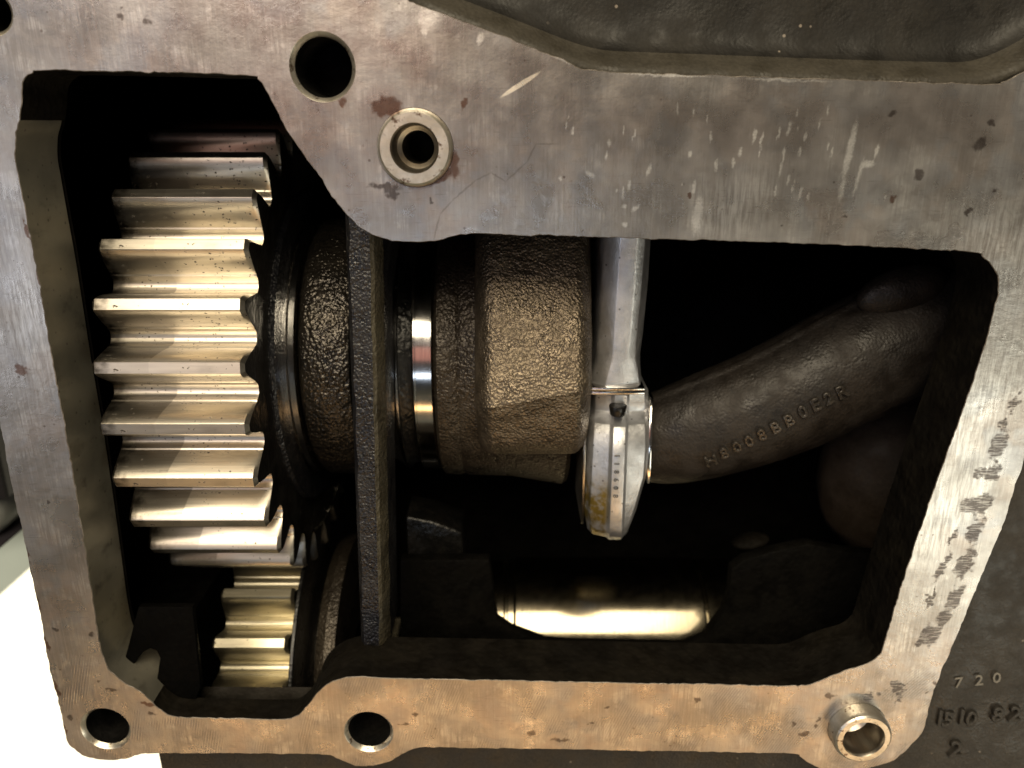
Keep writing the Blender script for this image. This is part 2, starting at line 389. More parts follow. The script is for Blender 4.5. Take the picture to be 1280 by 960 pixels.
# ------------------------------------------------------------------ background floor behind the engine
FZ = -0.80
def world_mesh(name, verts, faces, mat, parent=None):
    me = bpy.data.meshes.new(name); me.from_pydata(verts, [], faces); return link(name, me, parent, mat)
def floor_pt(px, py, z=FZ):
    r = FW + Vector((1, 0, 0)) * ((px - 640) / 1000) + UP * ((480 - py) / 1000)
    c = CAM * S; return c + r * ((z - c.z) / r.z)
fl = world_mesh('floor', [(-8, -4, FZ), (8, -4, FZ), (8, 12, FZ), (-8, 12, FZ)], [(0, 1, 2, 3)], M['floor']); fl['kind'] = 'structure'
a, b = floor_pt(-30, 774, FZ + .004), floor_pt(75, 680, FZ + .004)
d = (b - a).normalized(); nrm = Vector((d.y, -d.x, 0))
A0, B0 = a - d * 0.8, b + d * 0.25
pts = [A0, B0, B0 + nrm * 0.9, A0 + nrm * 0.9]
vs_ = [tuple(p) for p in pts] + [(p.x, p.y, p.z + .003) for p in pts]
sun_o = world_mesh('sun_patch', vs_, [(3, 2, 1, 0), (4, 5, 6, 7), (0, 1, 5, 4), (1, 2, 6, 5), (2, 3, 7, 6), (3, 0, 4, 7)], M['paper'])  # white sheet added to stand for the sunlit patch of floor
tag(sun_o, 'overexposed patch of sunlight on the floor at the lower left', 'sun patch')

# blurred machine parts seen past the left edge of the flange
t = empty('machine_leg'); tag(t, 'out of focus dark machine leg with rounded grey foot beyond left edge of the flange', 'machine leg')
pz = at(-40, 520, 900); 
leg = prism_x('leg_post', [(820, -1300), (980, -1300), (980, 500), (820, 500)], X(-330, 560, 900), X(22, 560, 900)); bev(leg, 12)
# the post stops above the foot
for v in leg.vertices:
    if v.co.z < 0: v.co.z = at(0, 606, 900).z * S
link('leg_post', leg, t, M['darkpaint'])
c = at(-12, 632, 900)
fo = lathe_y('foot', [(0.1, 820), (40, 822), (58, 835), (66, 860), (66, 960), (50, 980), (0.1, 985)], c.x, c.z, 40, 40); link('foot', fo, t, M['greymetal'])
fb = prism_x('foot_pad', [(800, at(0, 660, 900).z - 8), (1000, at(0, 660, 900).z - 8), (1000, at(0, 660, 900).z), (800, at(0, 660, 900).z)], X(-300, 660, 900), X(27, 660, 900)); link('foot_pad', bev(fb, 6), t, M['darkpaint'])

# ------------------------------------------------------------------ engine block
block = empty('engine_block'); tag(block, 'bare metal engine block with its large side opening showing gears and crankshaft', 'engine block')
outer_px = [(-95, -60), (300, -62), (440, -42), (492, -14), (512, 1), (540, 11), (580, 27), (640, 49), (690, 69), (714, 79), (726, 85), (745, 88), (800, 91), (960, 96), (1100, 101), (1235, 105), (1252, 103), (1266, 97), (1282, 90), (1310, 96), (1345, 130), (1362, 250), (1350, 380), (1312, 490),
            (1272, 600), (1250, 667), (1216, 746), (1190, 810), (1169, 859), (1158, 899), (1150, 920), (1122, 947), (1100, 957), (1062, 966), (1030, 963), (1012, 955), (1001, 947), (985, 942), (880, 940), (700, 937), (560, 935), (526, 935), (506, 941), (486, 952), (462, 958), (440, 956), (420, 948), (402, 943),
            (300, 942), (200, 942), (176, 943), (155, 949), (130, 950), (107, 946), (92, 937), (83, 926), (75, 887), (62, 837), (51, 775), (39, 720), (27, 661), (14, 605), (0, 530), (-22, 420), (-45, 300), (-80, 90)]
inner_px = [(27, 130), (29, 104), (40, 91), (58, 88), (170, 90), (306, 94), (322, 99), (332, 112), (345, 138), (362, 168), (395, 215), (425, 258), (446, 281), (466, 293), (490, 301), (520, 303), (548, 301), (566, 296), (582, 293), (610, 293), (760, 297), (1000, 304), (1204, 314), (1228, 321), (1243, 336), (1248, 356), (1246, 376), (1238, 405),
            (1215, 480), (1170, 604), (1133, 712), (1104, 806), (1097, 820), (1084, 830), (1060, 837), (1040, 844), (1020, 853), (1002, 857), (960, 857), (700, 852), (500, 848), (452, 846), (432, 847), (412, 854), (396, 866), (384, 882), (370, 895), (350, 899), (280, 898), (222, 896), (206, 891), (194, 882), (180, 868), (158, 855), (142, 843), (131, 827), (124, 800), (117, 755), (104, 670), (88, 570), (70, 475), (48, 347), (35, 280), (25, 228), (20, 200), (20, 172), (24, 156)]
to2 = lambda L, d=0: [Vector((at(a, b, d).x, at(a, b, d).z)) for a, b in L]
outer = cr_closed(to2(outer_px), 5.0); inner = cr_closed(to2(inner_px), 5.0)
if area2(outer) < 0: outer.reverse()
if area2(inner) < 0: inner.reverse()
outer_clean, inner_clean = outer, inner
outer = rough(outer, 0.35, 1.6, 3); inner = rough(inner, 0.38, 1.5, 5)
def circ(c, r, n=64): return [Vector((c.x + r * math.cos(2 * math.pi * k / n), c.z + r * math.sin(2 * math.pi * k / n))) for k in range(n)]
holes = [(403, 84, 36), (-12, 15, 22.5), (132, 911, 27), (461, 915, 26.5)]
hole_c = []
for px, py, r in holes:
    c = at(px, py); rr = abs(X(px + r, py, 0) - c.x); hole_c.append((c, rr))
dowels = []
for px, py, r in ((519, 185, 47), (1071, 909, 35.5)):
    c = at(px, py); rr = abs(X(px + r, py, 0) - c.x); dowels.append((c, rr))
BV = 0.8
loops = [offset(outer_clean, BV)] if False else []
front_outer = offset(outer, BV)              # left of counter-clockwise travel is inside
front_inner = offset(inner, -BV)             # away from the opening, into the metal
hl = [circ(c, r + 5) for c, r in hole_c] + [circ(c, r + 1.0) for c, r in dowels]
# the face is meshed finely so that stains, wear and painted light can be stored on its points
polys = [front_outer, front_inner] + hl
def even_odd(px_, pz_):
    r = np.zeros(len(px_), bool)
    for L in polys:
        for k in range(len(L)):
            a_, b_ = L[k], L[k - 1]
            if a_.y == b_.y: continue
            c_ = (a_.y > pz_) != (b_.y > pz_)
            r ^= c_ & (px_ < (b_.x - a_.x) * (pz_ - a_.y) / (b_.y - a_.y) + a_.x)
    return r
GR = 2.6; rs = np.random.RandomState(4)
gx, gz = np.meshgrid(np.arange(-690, 700, GR), np.arange(-600, 470, GR)); gx = gx.ravel() + rs.uniform(-.5, .5, gx.size); gz = gz.ravel() + rs.uniform(-.5, .5, gz.size)
k_ = even_odd(gx, gz); gx, gz = gx[k_], gz[k_]
pts2 = []; ed2 = []
for L in polys:
    i0 = len(pts2); pts2 += [Vector((p.x, p.y)) for p in L]; ed2 += [(i0 + k, i0 + (k + 1) % len(L)) for k in range(len(L))]
pts2 += [Vector((float(a_), float(b_))) for a_, b_ in zip(gx, gz)]
ov, oe, of, _, _, _ = delaunay_2d_cdt(pts2, ed2, [], 0, 1e-4)
fa = np.array(of); pv = np.array([tuple(p) for p in ov])
cen = pv[fa].mean(axis=1); fa = fa[even_odd(cen[:, 0], cen[:, 1])]
V = [(p[0], 0, p[1]) for p in pv]
me = bpy.data.meshes.new('gasket_flange'); F = [tuple(int(i) for i in t_) for t_ in fa]
nF = len(F)
def ringwall(La, ya, Lb, yb):
    i0 = len(V); n = len(La)
    V.extend((p.x, ya, p.y) for p in La); V.extend((p.x, yb, p.y) for p in Lb)
    F.extend((i0 + k, i0 + (k + 1) % n, i0 + n + (k + 1) % n, i0 + n + k) for k in range(n))
ringwall(front_outer, 0, outer, BV); ringwall(front_inner, 0, inner, BV)
nE = len(F)
ringwall(outer, BV, outer, 80)
me.from_pydata([Vector(v) * S for v in V], [], F)
me.materials.append(M['flange']); me.materials.append(M['edge']); me.materials.append(M['casing'])
for i, p in enumerate(me.polygons): p.material_index = 0 if i < nF else (1 if i < nE else 2)
bm = bmesh.new(); bm.from_mesh(me)
for f in bm.faces:
    if f.material_index == 0 and f.normal.y > 0: f.normal_flip()
bm.to_mesh(me); bm.free()
# point masks: wear with a shape of its own, plus painted sheen and shade
nvert = len(me.vertices); pc_ = np.zeros(nvert * 3); me.vertices.foreach_get('co', pc_); pc_ = pc_.reshape(-1, 3) / S
def wob(size, amp, seed):
    return np.array([tuple(mnoise.turbulence_vector((x / size, z / size, seed), 3, False)) for x, _, z in pc_])[:, [0, 2]] * amp
W1 = wob(9, 4.5, 1.3); W0 = W1 * 0.35
def mask(name, items, wv, soft):
    out = np.zeros(nvert); X_, Z_ = pc_[:, 0] + wv[:, 0], pc_[:, 2] + wv[:, 1]
    for px, py, r1, r2, rot in items:
        c_ = at(px, py); dx, dz = X_ - c_.x, Z_ - c_.z; t_ = R(rot)
        u_ = (dx * math.cos(t_) - dz * math.sin(t_)) / r1; v_ = (dx * math.sin(t_) + dz * math.cos(t_)) / r2
        out = np.maximum(out, np.clip((1 + soft - np.sqrt(u_ * u_ + v_ * v_)) / (2 * soft), 0, 1))
    me.attributes.new(name, 'FLOAT', 'POINT').data.foreach_set('value', out.astype(np.float32))
rnd = random.Random(3); fl = []
while len(fl) < 46:
    px = rnd.choice([rnd.gauss(900, 40), rnd.uniform(690, 1210), rnd.gauss(990, 40)]); py = rnd.uniform(135, 250)
    if 620 < px < 1235: fl.append((px, py, rnd.uniform(1.4, 2.8), rnd.uniform(3, 11), rnd.uniform(2, 14)))
fl += [(1062, 190, 5, 42, 6), (1073, 222, 3, 26, 10), (1052, 238, 4, 16, 4), (1085, 205, 9, 5, 0), (738, 218, 7, 4, 20), (795, 260, 8, 3, -40), (780, 258, 4, 3, 0), (781, 281, 5, 4, 0), (872, 268, 7, 26, 4), (600, 48, 4, 8, 20), (535, 22, 14, 14, 0), (700, 72, 22, 3, 22), (660, 55, 26, 2.4, 20), (835, 94, 60, 2, 2), (980, 100, 70, 2, 2), (530, 30, 5, 16, 0)]
mask('fleck', fl, W0, 0.5)
mask('sheen', [(918, 252, 44, 30, -35), (1235, 330, 60, 60, 0), (40, 400, 28, 70, 0), (1215, 520, 40, 90, 18), (1180, 640, 30, 70, 18)], W1, 0.75)  # one whitish smear, then highlights painted on the side bars
mask('shade', [(640, 85, 60, 30, 25), (740, 140, 150, 60, 0), (930, 165, 150, 60, 2), (1120, 150, 110, 40, 2)], W1, 0.85)  # shade painted across the upper bar
mask('rub', [(1253, 529, 8, 7, 0), (1249, 556, 12, 22, 14), (1241, 590, 13, 13, 0), (1226, 592, 6, 9, 0), (1268, 502, 5, 15, 20), (1228, 630, 11, 18, 18), (1211, 632, 13, 10, 0), (1219, 662, 9, 20, 18), (1207, 703, 12, 26, 18), (1195, 745, 10, 20, 18), (1180, 772, 11, 16, 25), (1166, 794, 11, 17, 25), (1190, 672, 4.5, 16, 18), (1177, 710, 5.5, 27, 18), (1164, 750, 4.5, 20, 18), (1152, 796, 5.5, 24, 18), (1119, 858, 8, 10, 0), (1131, 862, 4, 9, 20), (1086, 872, 14, 8, 0), (1123, 872, 5, 12, 10), (1162, 745, 16, 2, 0)], W1 * 1.9, 0.35)
mask('rust', [(483, 133, 20, 11, 0), (476, 138, 8, 10, 0), (580, 128, 5, 6, 0), (428, 128, 5, 5, 0), (862, 244, 3, 3, 0), (1116, 249, 4, 4, 0), (27, 463, 10, 7, 30), (545, 222, 30, 7, -20), (568, 205, 6, 18, 0), (30, 460, 5, 4, 0), (186, 880, 12, 4, 20), (33, 690, 3, 20, -10), (45, 750, 3, 24, -10), (56, 800, 3, 24, -10), (70, 860, 3, 22, -10), (80, 910, 3, 16, -10), (36, 290, 3, 20, -10), (50, 350, 3, 16, -10)], W1, 0.4)
mask('spot', [a_ + (0,) for a_ in [(183, 26, 6, 6), (151, 19, 4, 3), (151, 12, 3, 2), (54, 12, 3, 2), (1116, 142, 5, 4), (1148, 218, 6, 6), (1210, 265, 6, 5), (977, 281, 3, 3), (1238, 153, 4, 4), (1225, 180, 9, 8), (1244, 236, 4, 4), (1056, 271, 3, 3), (61, 628, 3, 3), (88, 898, 4, 6), (70, 787, 4, 3), (114, 793, 4, 4),
    (480, 234, 20, 5), (491, 243, 9, 5), (448, 213, 2, 2), (538, 250, 3, 3), (1170, 853, 5, 5), (1158, 866, 3, 3), (872, 875, 5, 4), (1005, 917, 8, 6), (992, 905, 4, 5), (665, 917, 6, 5), (520, 893, 5, 4), (505, 905, 10, 2), (140, 862, 8, 4), (190, 893, 6, 3), (124, 852, 3, 3), (740, 905, 8, 2), (700, 925, 14, 4), (760, 884, 5, 3), (1037, 870, 12, 4), (1060, 905, 9, 4), (1023, 899, 3, 4), (1020, 908, 3, 5)]], W1, 0.4)
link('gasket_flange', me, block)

# bolt holes: countersink, bore, thread rings
for c, r in hole_c:
    bo = lathe_y('bolt_hole', [(r + 5, 0), (r + 4.2, 0.6), (r + 1, 4.5), (r, 6)], c.x, c.z, 64, 30); o = link('bolt_hole', bo, block, M['dowel'])
    link('bore', lathe_y('bore', [(r, 6), (r - 1.5, 60), (r - 1.5, 150), (0.2, 165)], c.x, c.z, 48, 20), o, M['black'])

# the lip of the opening: the machined left strip is lighter than the rest
LIP = 96
def px_of(p, y=0):
    v = Vector((p.x, y, p.y)) - CAM; zz = v.dot(FW); return 640 + 1000 * v.x / zz, 480 - 1000 * v.dot(UP) / zz
flare = [max(0.0, min(1.0, (px_of(p)[0] - 207) / 14, (388 - px_of(p)[0]) / 20)) if px_of(p)[1] > 872 else 0.0 for p in inner_clean]
back = [Vector((p.x, p.y - 75 * f_)) for p, f_ in zip(inner_clean, flare)]
def strip(name, sel, mat, y0, depth):
    n = len(inner); vv = []; ff = []; idx = {}
    for k in range(n):
        if sel[k] and sel[(k + 1) % n]:
            for j in (k, (k + 1) % n):
                if j not in idx:
                    idx[j] = len(vv)
                    p, pc = inner[j], inner_clean[j]
                    fl_ = flare[j]
                    for yy, f_, bk in ((y0, 0, 0), (y0 + 8, .8, 0), (depth * .5 - 6 * fl_, 1, 0), (depth, 1, 1)):
                        q = p.lerp(pc, f_) if not bk else back[j]; vv.append((q.x, yy, q.y))
            a_, b_ = idx[k], idx[(k + 1) % n]
            for s_ in range(3): ff.append((a_ + s_, b_ + s_, b_ + s_ + 1, a_ + s_ + 1))
    me = mesh(name, vv, ff, 40); return link(name, me, block, mat)
pxs = [px_of(p) for p in inner]
left = [p[0] < 193 and p[1] > 146 for p in pxs]
n_ = len(left)
dark = [not (left[k] and left[k - 1] and left[(k + 1) % n_]) for k in range(n_)]
strip('inner_wall', left, M['wall'], BV, LIP - 8)
strip('inner_lip', dark, M['lip'], BV, LIP)
# added plate for the dark tooth shaped mark on the left wall
wedge = [Vector((at(a_, b_, 36).x, at(a_, b_, 36).z)) for a_, b_ in ((172, 760), (166, 782), (160, 806), (153, 832), (156, 842), (162, 839), (170, 827), (178, 817), (187, 812), (195, 815), (199, 824), (196, 845), (192, 866), (190, 882), (235, 900), (250, 860), (240, 760))]
me = prism_y('dark_wedge', [(p.x, p.y) for p in wedge], 38, 50); link('dark_wedge', bev(me, 2), block, M['void'])

# crankcase cavity behind the lip
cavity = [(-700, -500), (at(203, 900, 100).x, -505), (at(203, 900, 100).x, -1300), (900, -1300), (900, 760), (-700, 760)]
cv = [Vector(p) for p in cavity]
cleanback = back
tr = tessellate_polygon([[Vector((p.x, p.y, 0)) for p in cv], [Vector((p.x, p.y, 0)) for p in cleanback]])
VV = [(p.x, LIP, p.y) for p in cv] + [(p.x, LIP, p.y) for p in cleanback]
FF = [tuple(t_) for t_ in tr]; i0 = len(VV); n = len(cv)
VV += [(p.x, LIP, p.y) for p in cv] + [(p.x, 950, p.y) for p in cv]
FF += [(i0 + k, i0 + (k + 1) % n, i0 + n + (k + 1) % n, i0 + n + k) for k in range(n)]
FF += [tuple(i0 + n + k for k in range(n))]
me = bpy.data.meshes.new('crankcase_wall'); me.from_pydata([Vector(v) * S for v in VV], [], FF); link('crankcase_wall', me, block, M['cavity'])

# outer casing: recessed cast walls that meet the flange in a fillet
def casing(name, px_line, nrm_sign, prof, mat, amp):
    line = [Vector((at(a_, b_).x, at(a_, b_).z)) for a_, b_ in px_line]
    pts = []
    for a_, b_ in zip(line, line[1:]):
        m_ = max(1, int((b_ - a_).length / 9)); pts += [a_.lerp(b_, j / m_) for j in range(m_)]
    pts.append(line[-1])
    for _ in range(6): pts = [pts[0]] + [(pts[i - 1] + pts[i] * 2 + pts[i + 1]) / 4 for i in range(1, len(pts) - 1)] + [pts[-1]]
    nr = []
    for i in range(len(pts)):
        t_ = (pts[min(i + 8, len(pts) - 1)] - pts[max(i - 8, 0)]).normalized(); nr.append(Vector((-t_.y, t_.x)) * nrm_sign)
    vv = []; ff = []; m = len(prof)
    for p, q in zip(pts, nr):
        for o_, y_ in prof:
            w_ = p + q * o_; k = min(1, max(0, o_) / 30)
            y2 = y_ + amp * k * (mnoise.noise(Vector((w_.x / 16, w_.y / 16, 1))) + 1.6 * mnoise.noise(Vector((w_.x / 60, w_.y / 60, 4))))
            vv.append((w_.x, y2, w_.y))
    for i in range(len(pts) - 1):
        for j in range(m - 1): ff.append((i * m + j, (i + 1) * m + j, (i + 1) * m + j + 1, i * m + j + 1))
    o = link(name, mesh(name, vv, ff, 180), block, mat); o.data.materials.append(M['fillet'])
    for p in o.data.polygons:
        if p.index % (m - 1) < 6: p.material_index = 1  # band next to the flange painted as if lit from above
    return o
casing('outer_casing', [(430, -60), (492, -14), (540, 11), (640, 49), (700, 73), (745, 88), (960, 96), (1100, 101), (1240, 104), (1300, 80), (1370, 30)], 1,
       [(-12, 12), (-3, 11), (0, 10), (6, 14), (12, 22), (18, 32), (24, 41), (30, 47), (38, 52), (48, 55), (60, 57), (75, 58), (95, 59), (120, 60), (160, 60), (240, 60), (420, 60)], M['casing'], 1.4)
inner_wide = offset(inner_clean, -14)
def inside(x, z, P=inner_wide):
    r = False; n = len(P)
    for i in range(n):
        a_, b_ = P[i], P[i - 1]
        if (a_.y > z) != (b_.y > z) and x < (b_.x - a_.x) * (z - a_.y) / (b_.y - a_.y) + a_.x: r = not r
    return r
# lower casing: one slab behind the flange's lower and right edges
g = []; nx, nz = 130, 60
x0, x1 = at(201, 950, 80).x, 1100
vv = []; ff = []
for i in range(nx + 1):
    for j in range(nz + 1):
        x = x0 + (x1 - x0) * i / nx; z = -1000 + 1000 * j / nz
        y = 78 + 0.8 * mnoise.noise(Vector((x / 22, z / 22, 2))) + 3 * mnoise.noise(Vector((x / 90, z / 90, 5)))
        vv.append((x, y, z))
for i in range(nx):
    for j in range(nz):
        a_ = i * (nz + 1) + j
        cx, cz = (vv[a_][0] + vv[a_ + nz + 2][0]) / 2, (vv[a_][2] + vv[a_ + nz + 2][2]) / 2
        if inside(cx, cz): continue
        ff.append((a_, a_ + nz + 1, a_ + nz + 2, a_ + 1))
link('outer_casing', mesh('outer_casing', vv, ff, 180), block, M['lowcasing'])

def text_mesh(name, s, size, depth, res=2):
    cu = bpy.data.curves.new(name, 'FONT'); cu.body = s; cu.size = size; cu.extrude = depth; cu.bevel_depth = depth * 0.35; cu.bevel_resolution = 1
    cu.resolution_u = res; cu.align_x = 'CENTER'; cu.align_y = 'CENTER'
    o = bpy.data.objects.new(name, cu); COL.objects.link(o)
    dg = bpy.context.evaluated_depsgraph_get(); me = bpy.data.meshes.new_from_object(o.evaluated_get(dg))
    bpy.data.objects.remove(o); bpy.data.curves.remove(cu); me.materials.clear(); return me
def put_text(name, s, size, depth, loc, rot, mat, parent):
    me = text_mesh(name, s, size * S, depth * S); o = link(name, me, parent, mat); o.location = Vector(loc) * S; o.rotation_euler = rot; return o
for s_, px, py, sz in (('1', 1174, 897, 38), ('5', 1184, 899, 38), ('0', 1213, 898, 38), ('1', 1201, 896, 38), ('8', 1246, 893, 38), ('2', 1268, 892, 38), ('2', 1194, 936, 42)):
    put_text('cast_numeral', s_, sz, 3.0, at(px, py, 76), (R(90), 0, 0), M['lowcasing'], block)
for s_, px, py in (('7', 1198, 854), ('2', 1224, 851), ('0', 1246, 848)):
    put_text('painted_numeral', s_, 27, 0.5, at(px, py, 75), (R(90), R(-8), 0), M['ivory'], block)

# crankcase rib in front of the crankshaft
rx = lambda px, py: X(px, py, 72)
sec = []
vv = []; ff = []; rows = 40
for k in range(rows + 1):
    f = k / rows; py = 262 + (818 - 262) * f
    xl = 431 + 21 * f; xm = 464 + 13 * f; xr = 470 + 13 * f
    z = at(455, py, 72).z; nn = lambda a_: 1.6 * mnoise.noise(Vector((z / 7, a_, 0))) + 2 * mnoise.noise(Vector((z / 40, a_, 3)))
    L = X(xl, py, 72); m_ = X(xm, py, 72)
    vv += [(L - 4, 190, z), (L - 2, 84, z), (L + 4 + nn(1), 73, z), (m_ - 3 + nn(2), 72, z), (m_ + 1.5 + nn(2), 76, z), (m_ + 10 + nn(4), 98, z), (m_ + 8, 190, z)]
for k in range(rows):
    for j in range(6): ff.append((k * 7 + j, (k + 1) * 7 + j, (k + 1) * 7 + j + 1, k * 7 + j + 1))
ff += [tuple(range(7)), tuple(rows * 7 + j for j in range(7))]
ro = link('crankcase_rib', mesh('crankcase_rib', vv, ff, 25), block, M['rib']); ro.data.materials.append(M['ribside'])
for p in ro.data.polygons:
    if p.index < rows * 6 and p.index % 6 in (3, 4): p.material_index = 1
pr = at(472, 820, 95); me = prism_x('rib_foot', [(74, pr.z - 14), (190, pr.z - 14), (190, pr.z + 6), (86, pr.z + 6)], pr.x - 26, pr.x + 24); link('rib_foot', bev(me, 3), block, M['ribside'])

# window panel in front of the camshaft
wp = [(500, 700), (612, 700), (618, 745), (622, 776), (640, 788), (682, 804), (720, 807), (855, 809), (880, 799), (903, 768), (912, 740), (914, 712), (930, 700), (965, 690), (1010, 680), (1060, 690), (1180, 700), (1180, 960), (500, 960)]
me = prism_y('window_panel', [(at(a_, b_, 260).x, at(a_, b_, 260).z) for a_, b_ in wp], 260, 285); link('window_panel', bev(me, 4), block, M['dark'])
# ledge and lugs in the dark at the back
me = prism_y('casting_ledge', [(at(a_, b_, 330).x, at(a_, b_, 330).z) for a_, b_ in ((507, 646), (540, 652), (578, 666), (580, 700), (510, 700))], 330, 420); link('casting_ledge', bev(me, 5, 3), block, M['black'])
def lump(name, px, py, d, rx_, ry_, rz_, mat, tilt=0):
    c = at(px, py, d); vv = []; ff = []; U, W = 40, 24
    for j in range(W + 1):
        for i in range(U):
            a_ = 2 * math.pi * i / U; b_ = math.pi * j / W
            v = Vector((rx_ * math.cos(a_) * math.sin(b_), ry_ * math.sin(a_) * math.sin(b_), rz_ * math.cos(b_)))
            v = Matrix.Rotation(R(tilt), 3, 'Y') @ v
            v *= 1 + 0.05 * mnoise.noise(v / 40); vv.append(c + v)
    for j in range(W):
        for i in range(U): ff.append((j * U + i, j * U + (i + 1) % U, (j + 1) * U + (i + 1) % U, (j + 1) * U + i))
    return link(name, mesh(name, vv, ff, 180), block, mat)
lump('casting_boss', 1120, 598, 560, 158, 120, 185, M['backboss'], -6)
lump('casting_lug', 938, 676, 430, 36, 26, 12, M['lip'], -12)

# ------------------------------------------------------------------ dowel sleeves
for (c, r), prot, lab in ((dowels[0], 9, 'rust spotted hollow dowel sleeve, nearly flush in the top of the flange'), (dowels[1], 25, 'short hollow dowel sleeve standing proud of the flange at lower right corner')):
    t = empty('dowel_sleeve', (c.x, 0, c.z)); tag(t, lab, 'dowel sleeve', 'hollow dowels pressed into the flange')
    bi = r * 0.60 if prot < 20 else r * 0.68; og = (c.x, 0, c.z)
    link('sleeve_wall', lathe_y('sleeve_wall', [(r + .5, 60), (r + .5, -prot + 7), (r - 1.5, -prot + 2), (r - 4, -prot), (bi + 2, -prot)], c.x, c.z, 64, 25, og), t, M['dowel'])
    link('sleeve_bore', lathe_y('sleeve_bore', [(bi + 2, -prot), (bi, -prot + 3), (bi - 1, 4), (bi - 1.5, 26), (bi * .74, 30), (bi * 0.70, 160), (0.3, 175)] if prot < 20 else [(bi + 2, -prot), (bi, -prot + 3), (bi - .5, -prot + 6), (bi * 0.97, 22), (bi * .2, 40), (.2, 41)], c.x, c.z, 64, 25, og), t, M['bore'])

# ------------------------------------------------------------------ gears
def tooth_mesh(N, Rt, m, x0, x1, mat):
    Rr = Rt - 2.27 * m; u = m / 24.5
    half = [(Rt, 7.2), (Rt - 1.2 * u, 8.6), (Rt - 8 * u, 12.4), (Rt - 18 * u, 16.2), (Rt - 28 * u, 19.4), (Rt - 37 * u, 21.8), (Rt - 42.5 * u, 22.8), (Rt - 44 * u, 24.6), (Rt - 46 * u, 25.0), (Rt - 49.5 * u, 25.6), (Rt - 53 * u, 27.8)]
    half = [(r, t_ * u) for r, t_ in half]
    e_ = math.sin(math.pi / N) * Rr
    half += [(Rr + 0.6, e_ * 0.88), (Rr, e_)]
    prof = [(r, -t_) for r, t_ in half[::-1]] + half
    def ring(x, sh):
        out = []
        for r, t_ in prof:
            k = max(0, min(1, (r - Rr) / (Rt - Rr))); rr = r - sh * k; tt = t_ - math.copysign(sh * 0.7 * k, t_)
            out.append((x, -math.sqrt(max(rr * rr - tt * tt, 1)), tt))
        return out
    rows = [ring(x0, 5), ring(x0 + 5, 0), ring(x1 - 5, 0), ring(x1, 5)]
    n = len(prof); vv = [p for r_ in rows for p in r_]; ff = []
    for i in range(3):
        for k in range(n - 1): ff.append((i * n + k, i * n + k + 1, (i + 1) * n + k + 1, (i + 1) * n + k))
    ni = len(ff); ff += [tuple(range(n)), tuple(3 * n + k for k in range(n))]
    me = bpy.data.meshes.new('tooth'); me.from_pydata([Vector(v) * S for v in vv], [], ff)
    bm = bmesh.new(); bm.from_mesh(me); bmesh.ops.recalc_face_normals(bm, faces=bm.faces)
    top = max(bm.faces, key=lambda f: -f.calc_center_median().y)
    if top.normal.y > 0: bmesh.ops.reverse_faces(bm, faces=bm.faces)
    bm.to_mesh(me); bm.free()
    me.materials.append(mat); me.materials.append(M['gearend'])
    for p in me.polygons:
        if len(p.vertices) > 4: p.material_index = 1
    me.shade_smooth(); me.set_sharp_from_angle(angle=R(32)); return me, Rr
def gear(name, label, cat, yA, zA, N, Rt, m, xa, xb, phase, mat, hub):
    t = empty(name, ((xa + xb) / 2, yA, zA)); tag(t, label, cat)
    hw = (xb - xa) / 2
    me, Rr = tooth_mesh(N, Rt, m, -hw, hw, mat)
    for k in range(N):
        o = link('tooth', me, t); o.rotation_euler = (-(phase + 2 * math.pi * k / N), 0, 0)
    body = lathe_x('gear_body', [(-hw + 3, hub), (-hw + 3, Rr - 1), (hw - 3, Rr - 1), (hw - 3, hub), (-hw + 3, hub)], 0, 0, 96, 25); link('gear_body', body, t, M['gearend'])
    return t, Rr
YA, ZA = 410, -64
gx0, gx1 = X(104, 430, 30), X(299, 430, 30)
PH1 = 0.9 * 2 * math.pi / 29
gear('crankshaft_gear', 'large bright toothed gear on the left behind the tall side of the opening', 'gear', YA, ZA, 29, 380, 24.5, gx0, gx1, PH1, M['tooth'], 120)
Y2, Z2 = 428, -713
g20, g21 = X(266, 805, 185), X(360, 805, 185)
gear('idler_gear', 'smaller dull gear at the bottom left corner below the large gear', 'gear', Y2, Z2, 24, 318.5, 24.5, g20, g21, 0.16, M['tooth_small'], 120)
t = empty('side_plate', (g21 + 12, Y2, Z2)); tag(t, 'thin dark disc standing beside the small gear at bottom left', 'disc')
link('disc', lathe_x('disc', [(g21 + 8, 40), (g21 + 8, 326), (g21 + 10, 329), (g21 + 14, 329), (g21 + 16, 326), (g21 + 16, 40)], Y2, Z2, 128, 25, (g21 + 12, Y2, Z2)), t, M['black'])
xs = X(404, 730, 330)
link('collar', lathe_x('collar', [(g21 + 16, 180), (xs, 180), (xs, 230), (xs + 16, 238), (xs + 34, 238), (xs + 34, 60)], Y2, Z2, 96, 25, (g21 + 12, Y2, Z2)), t, M['crank'])

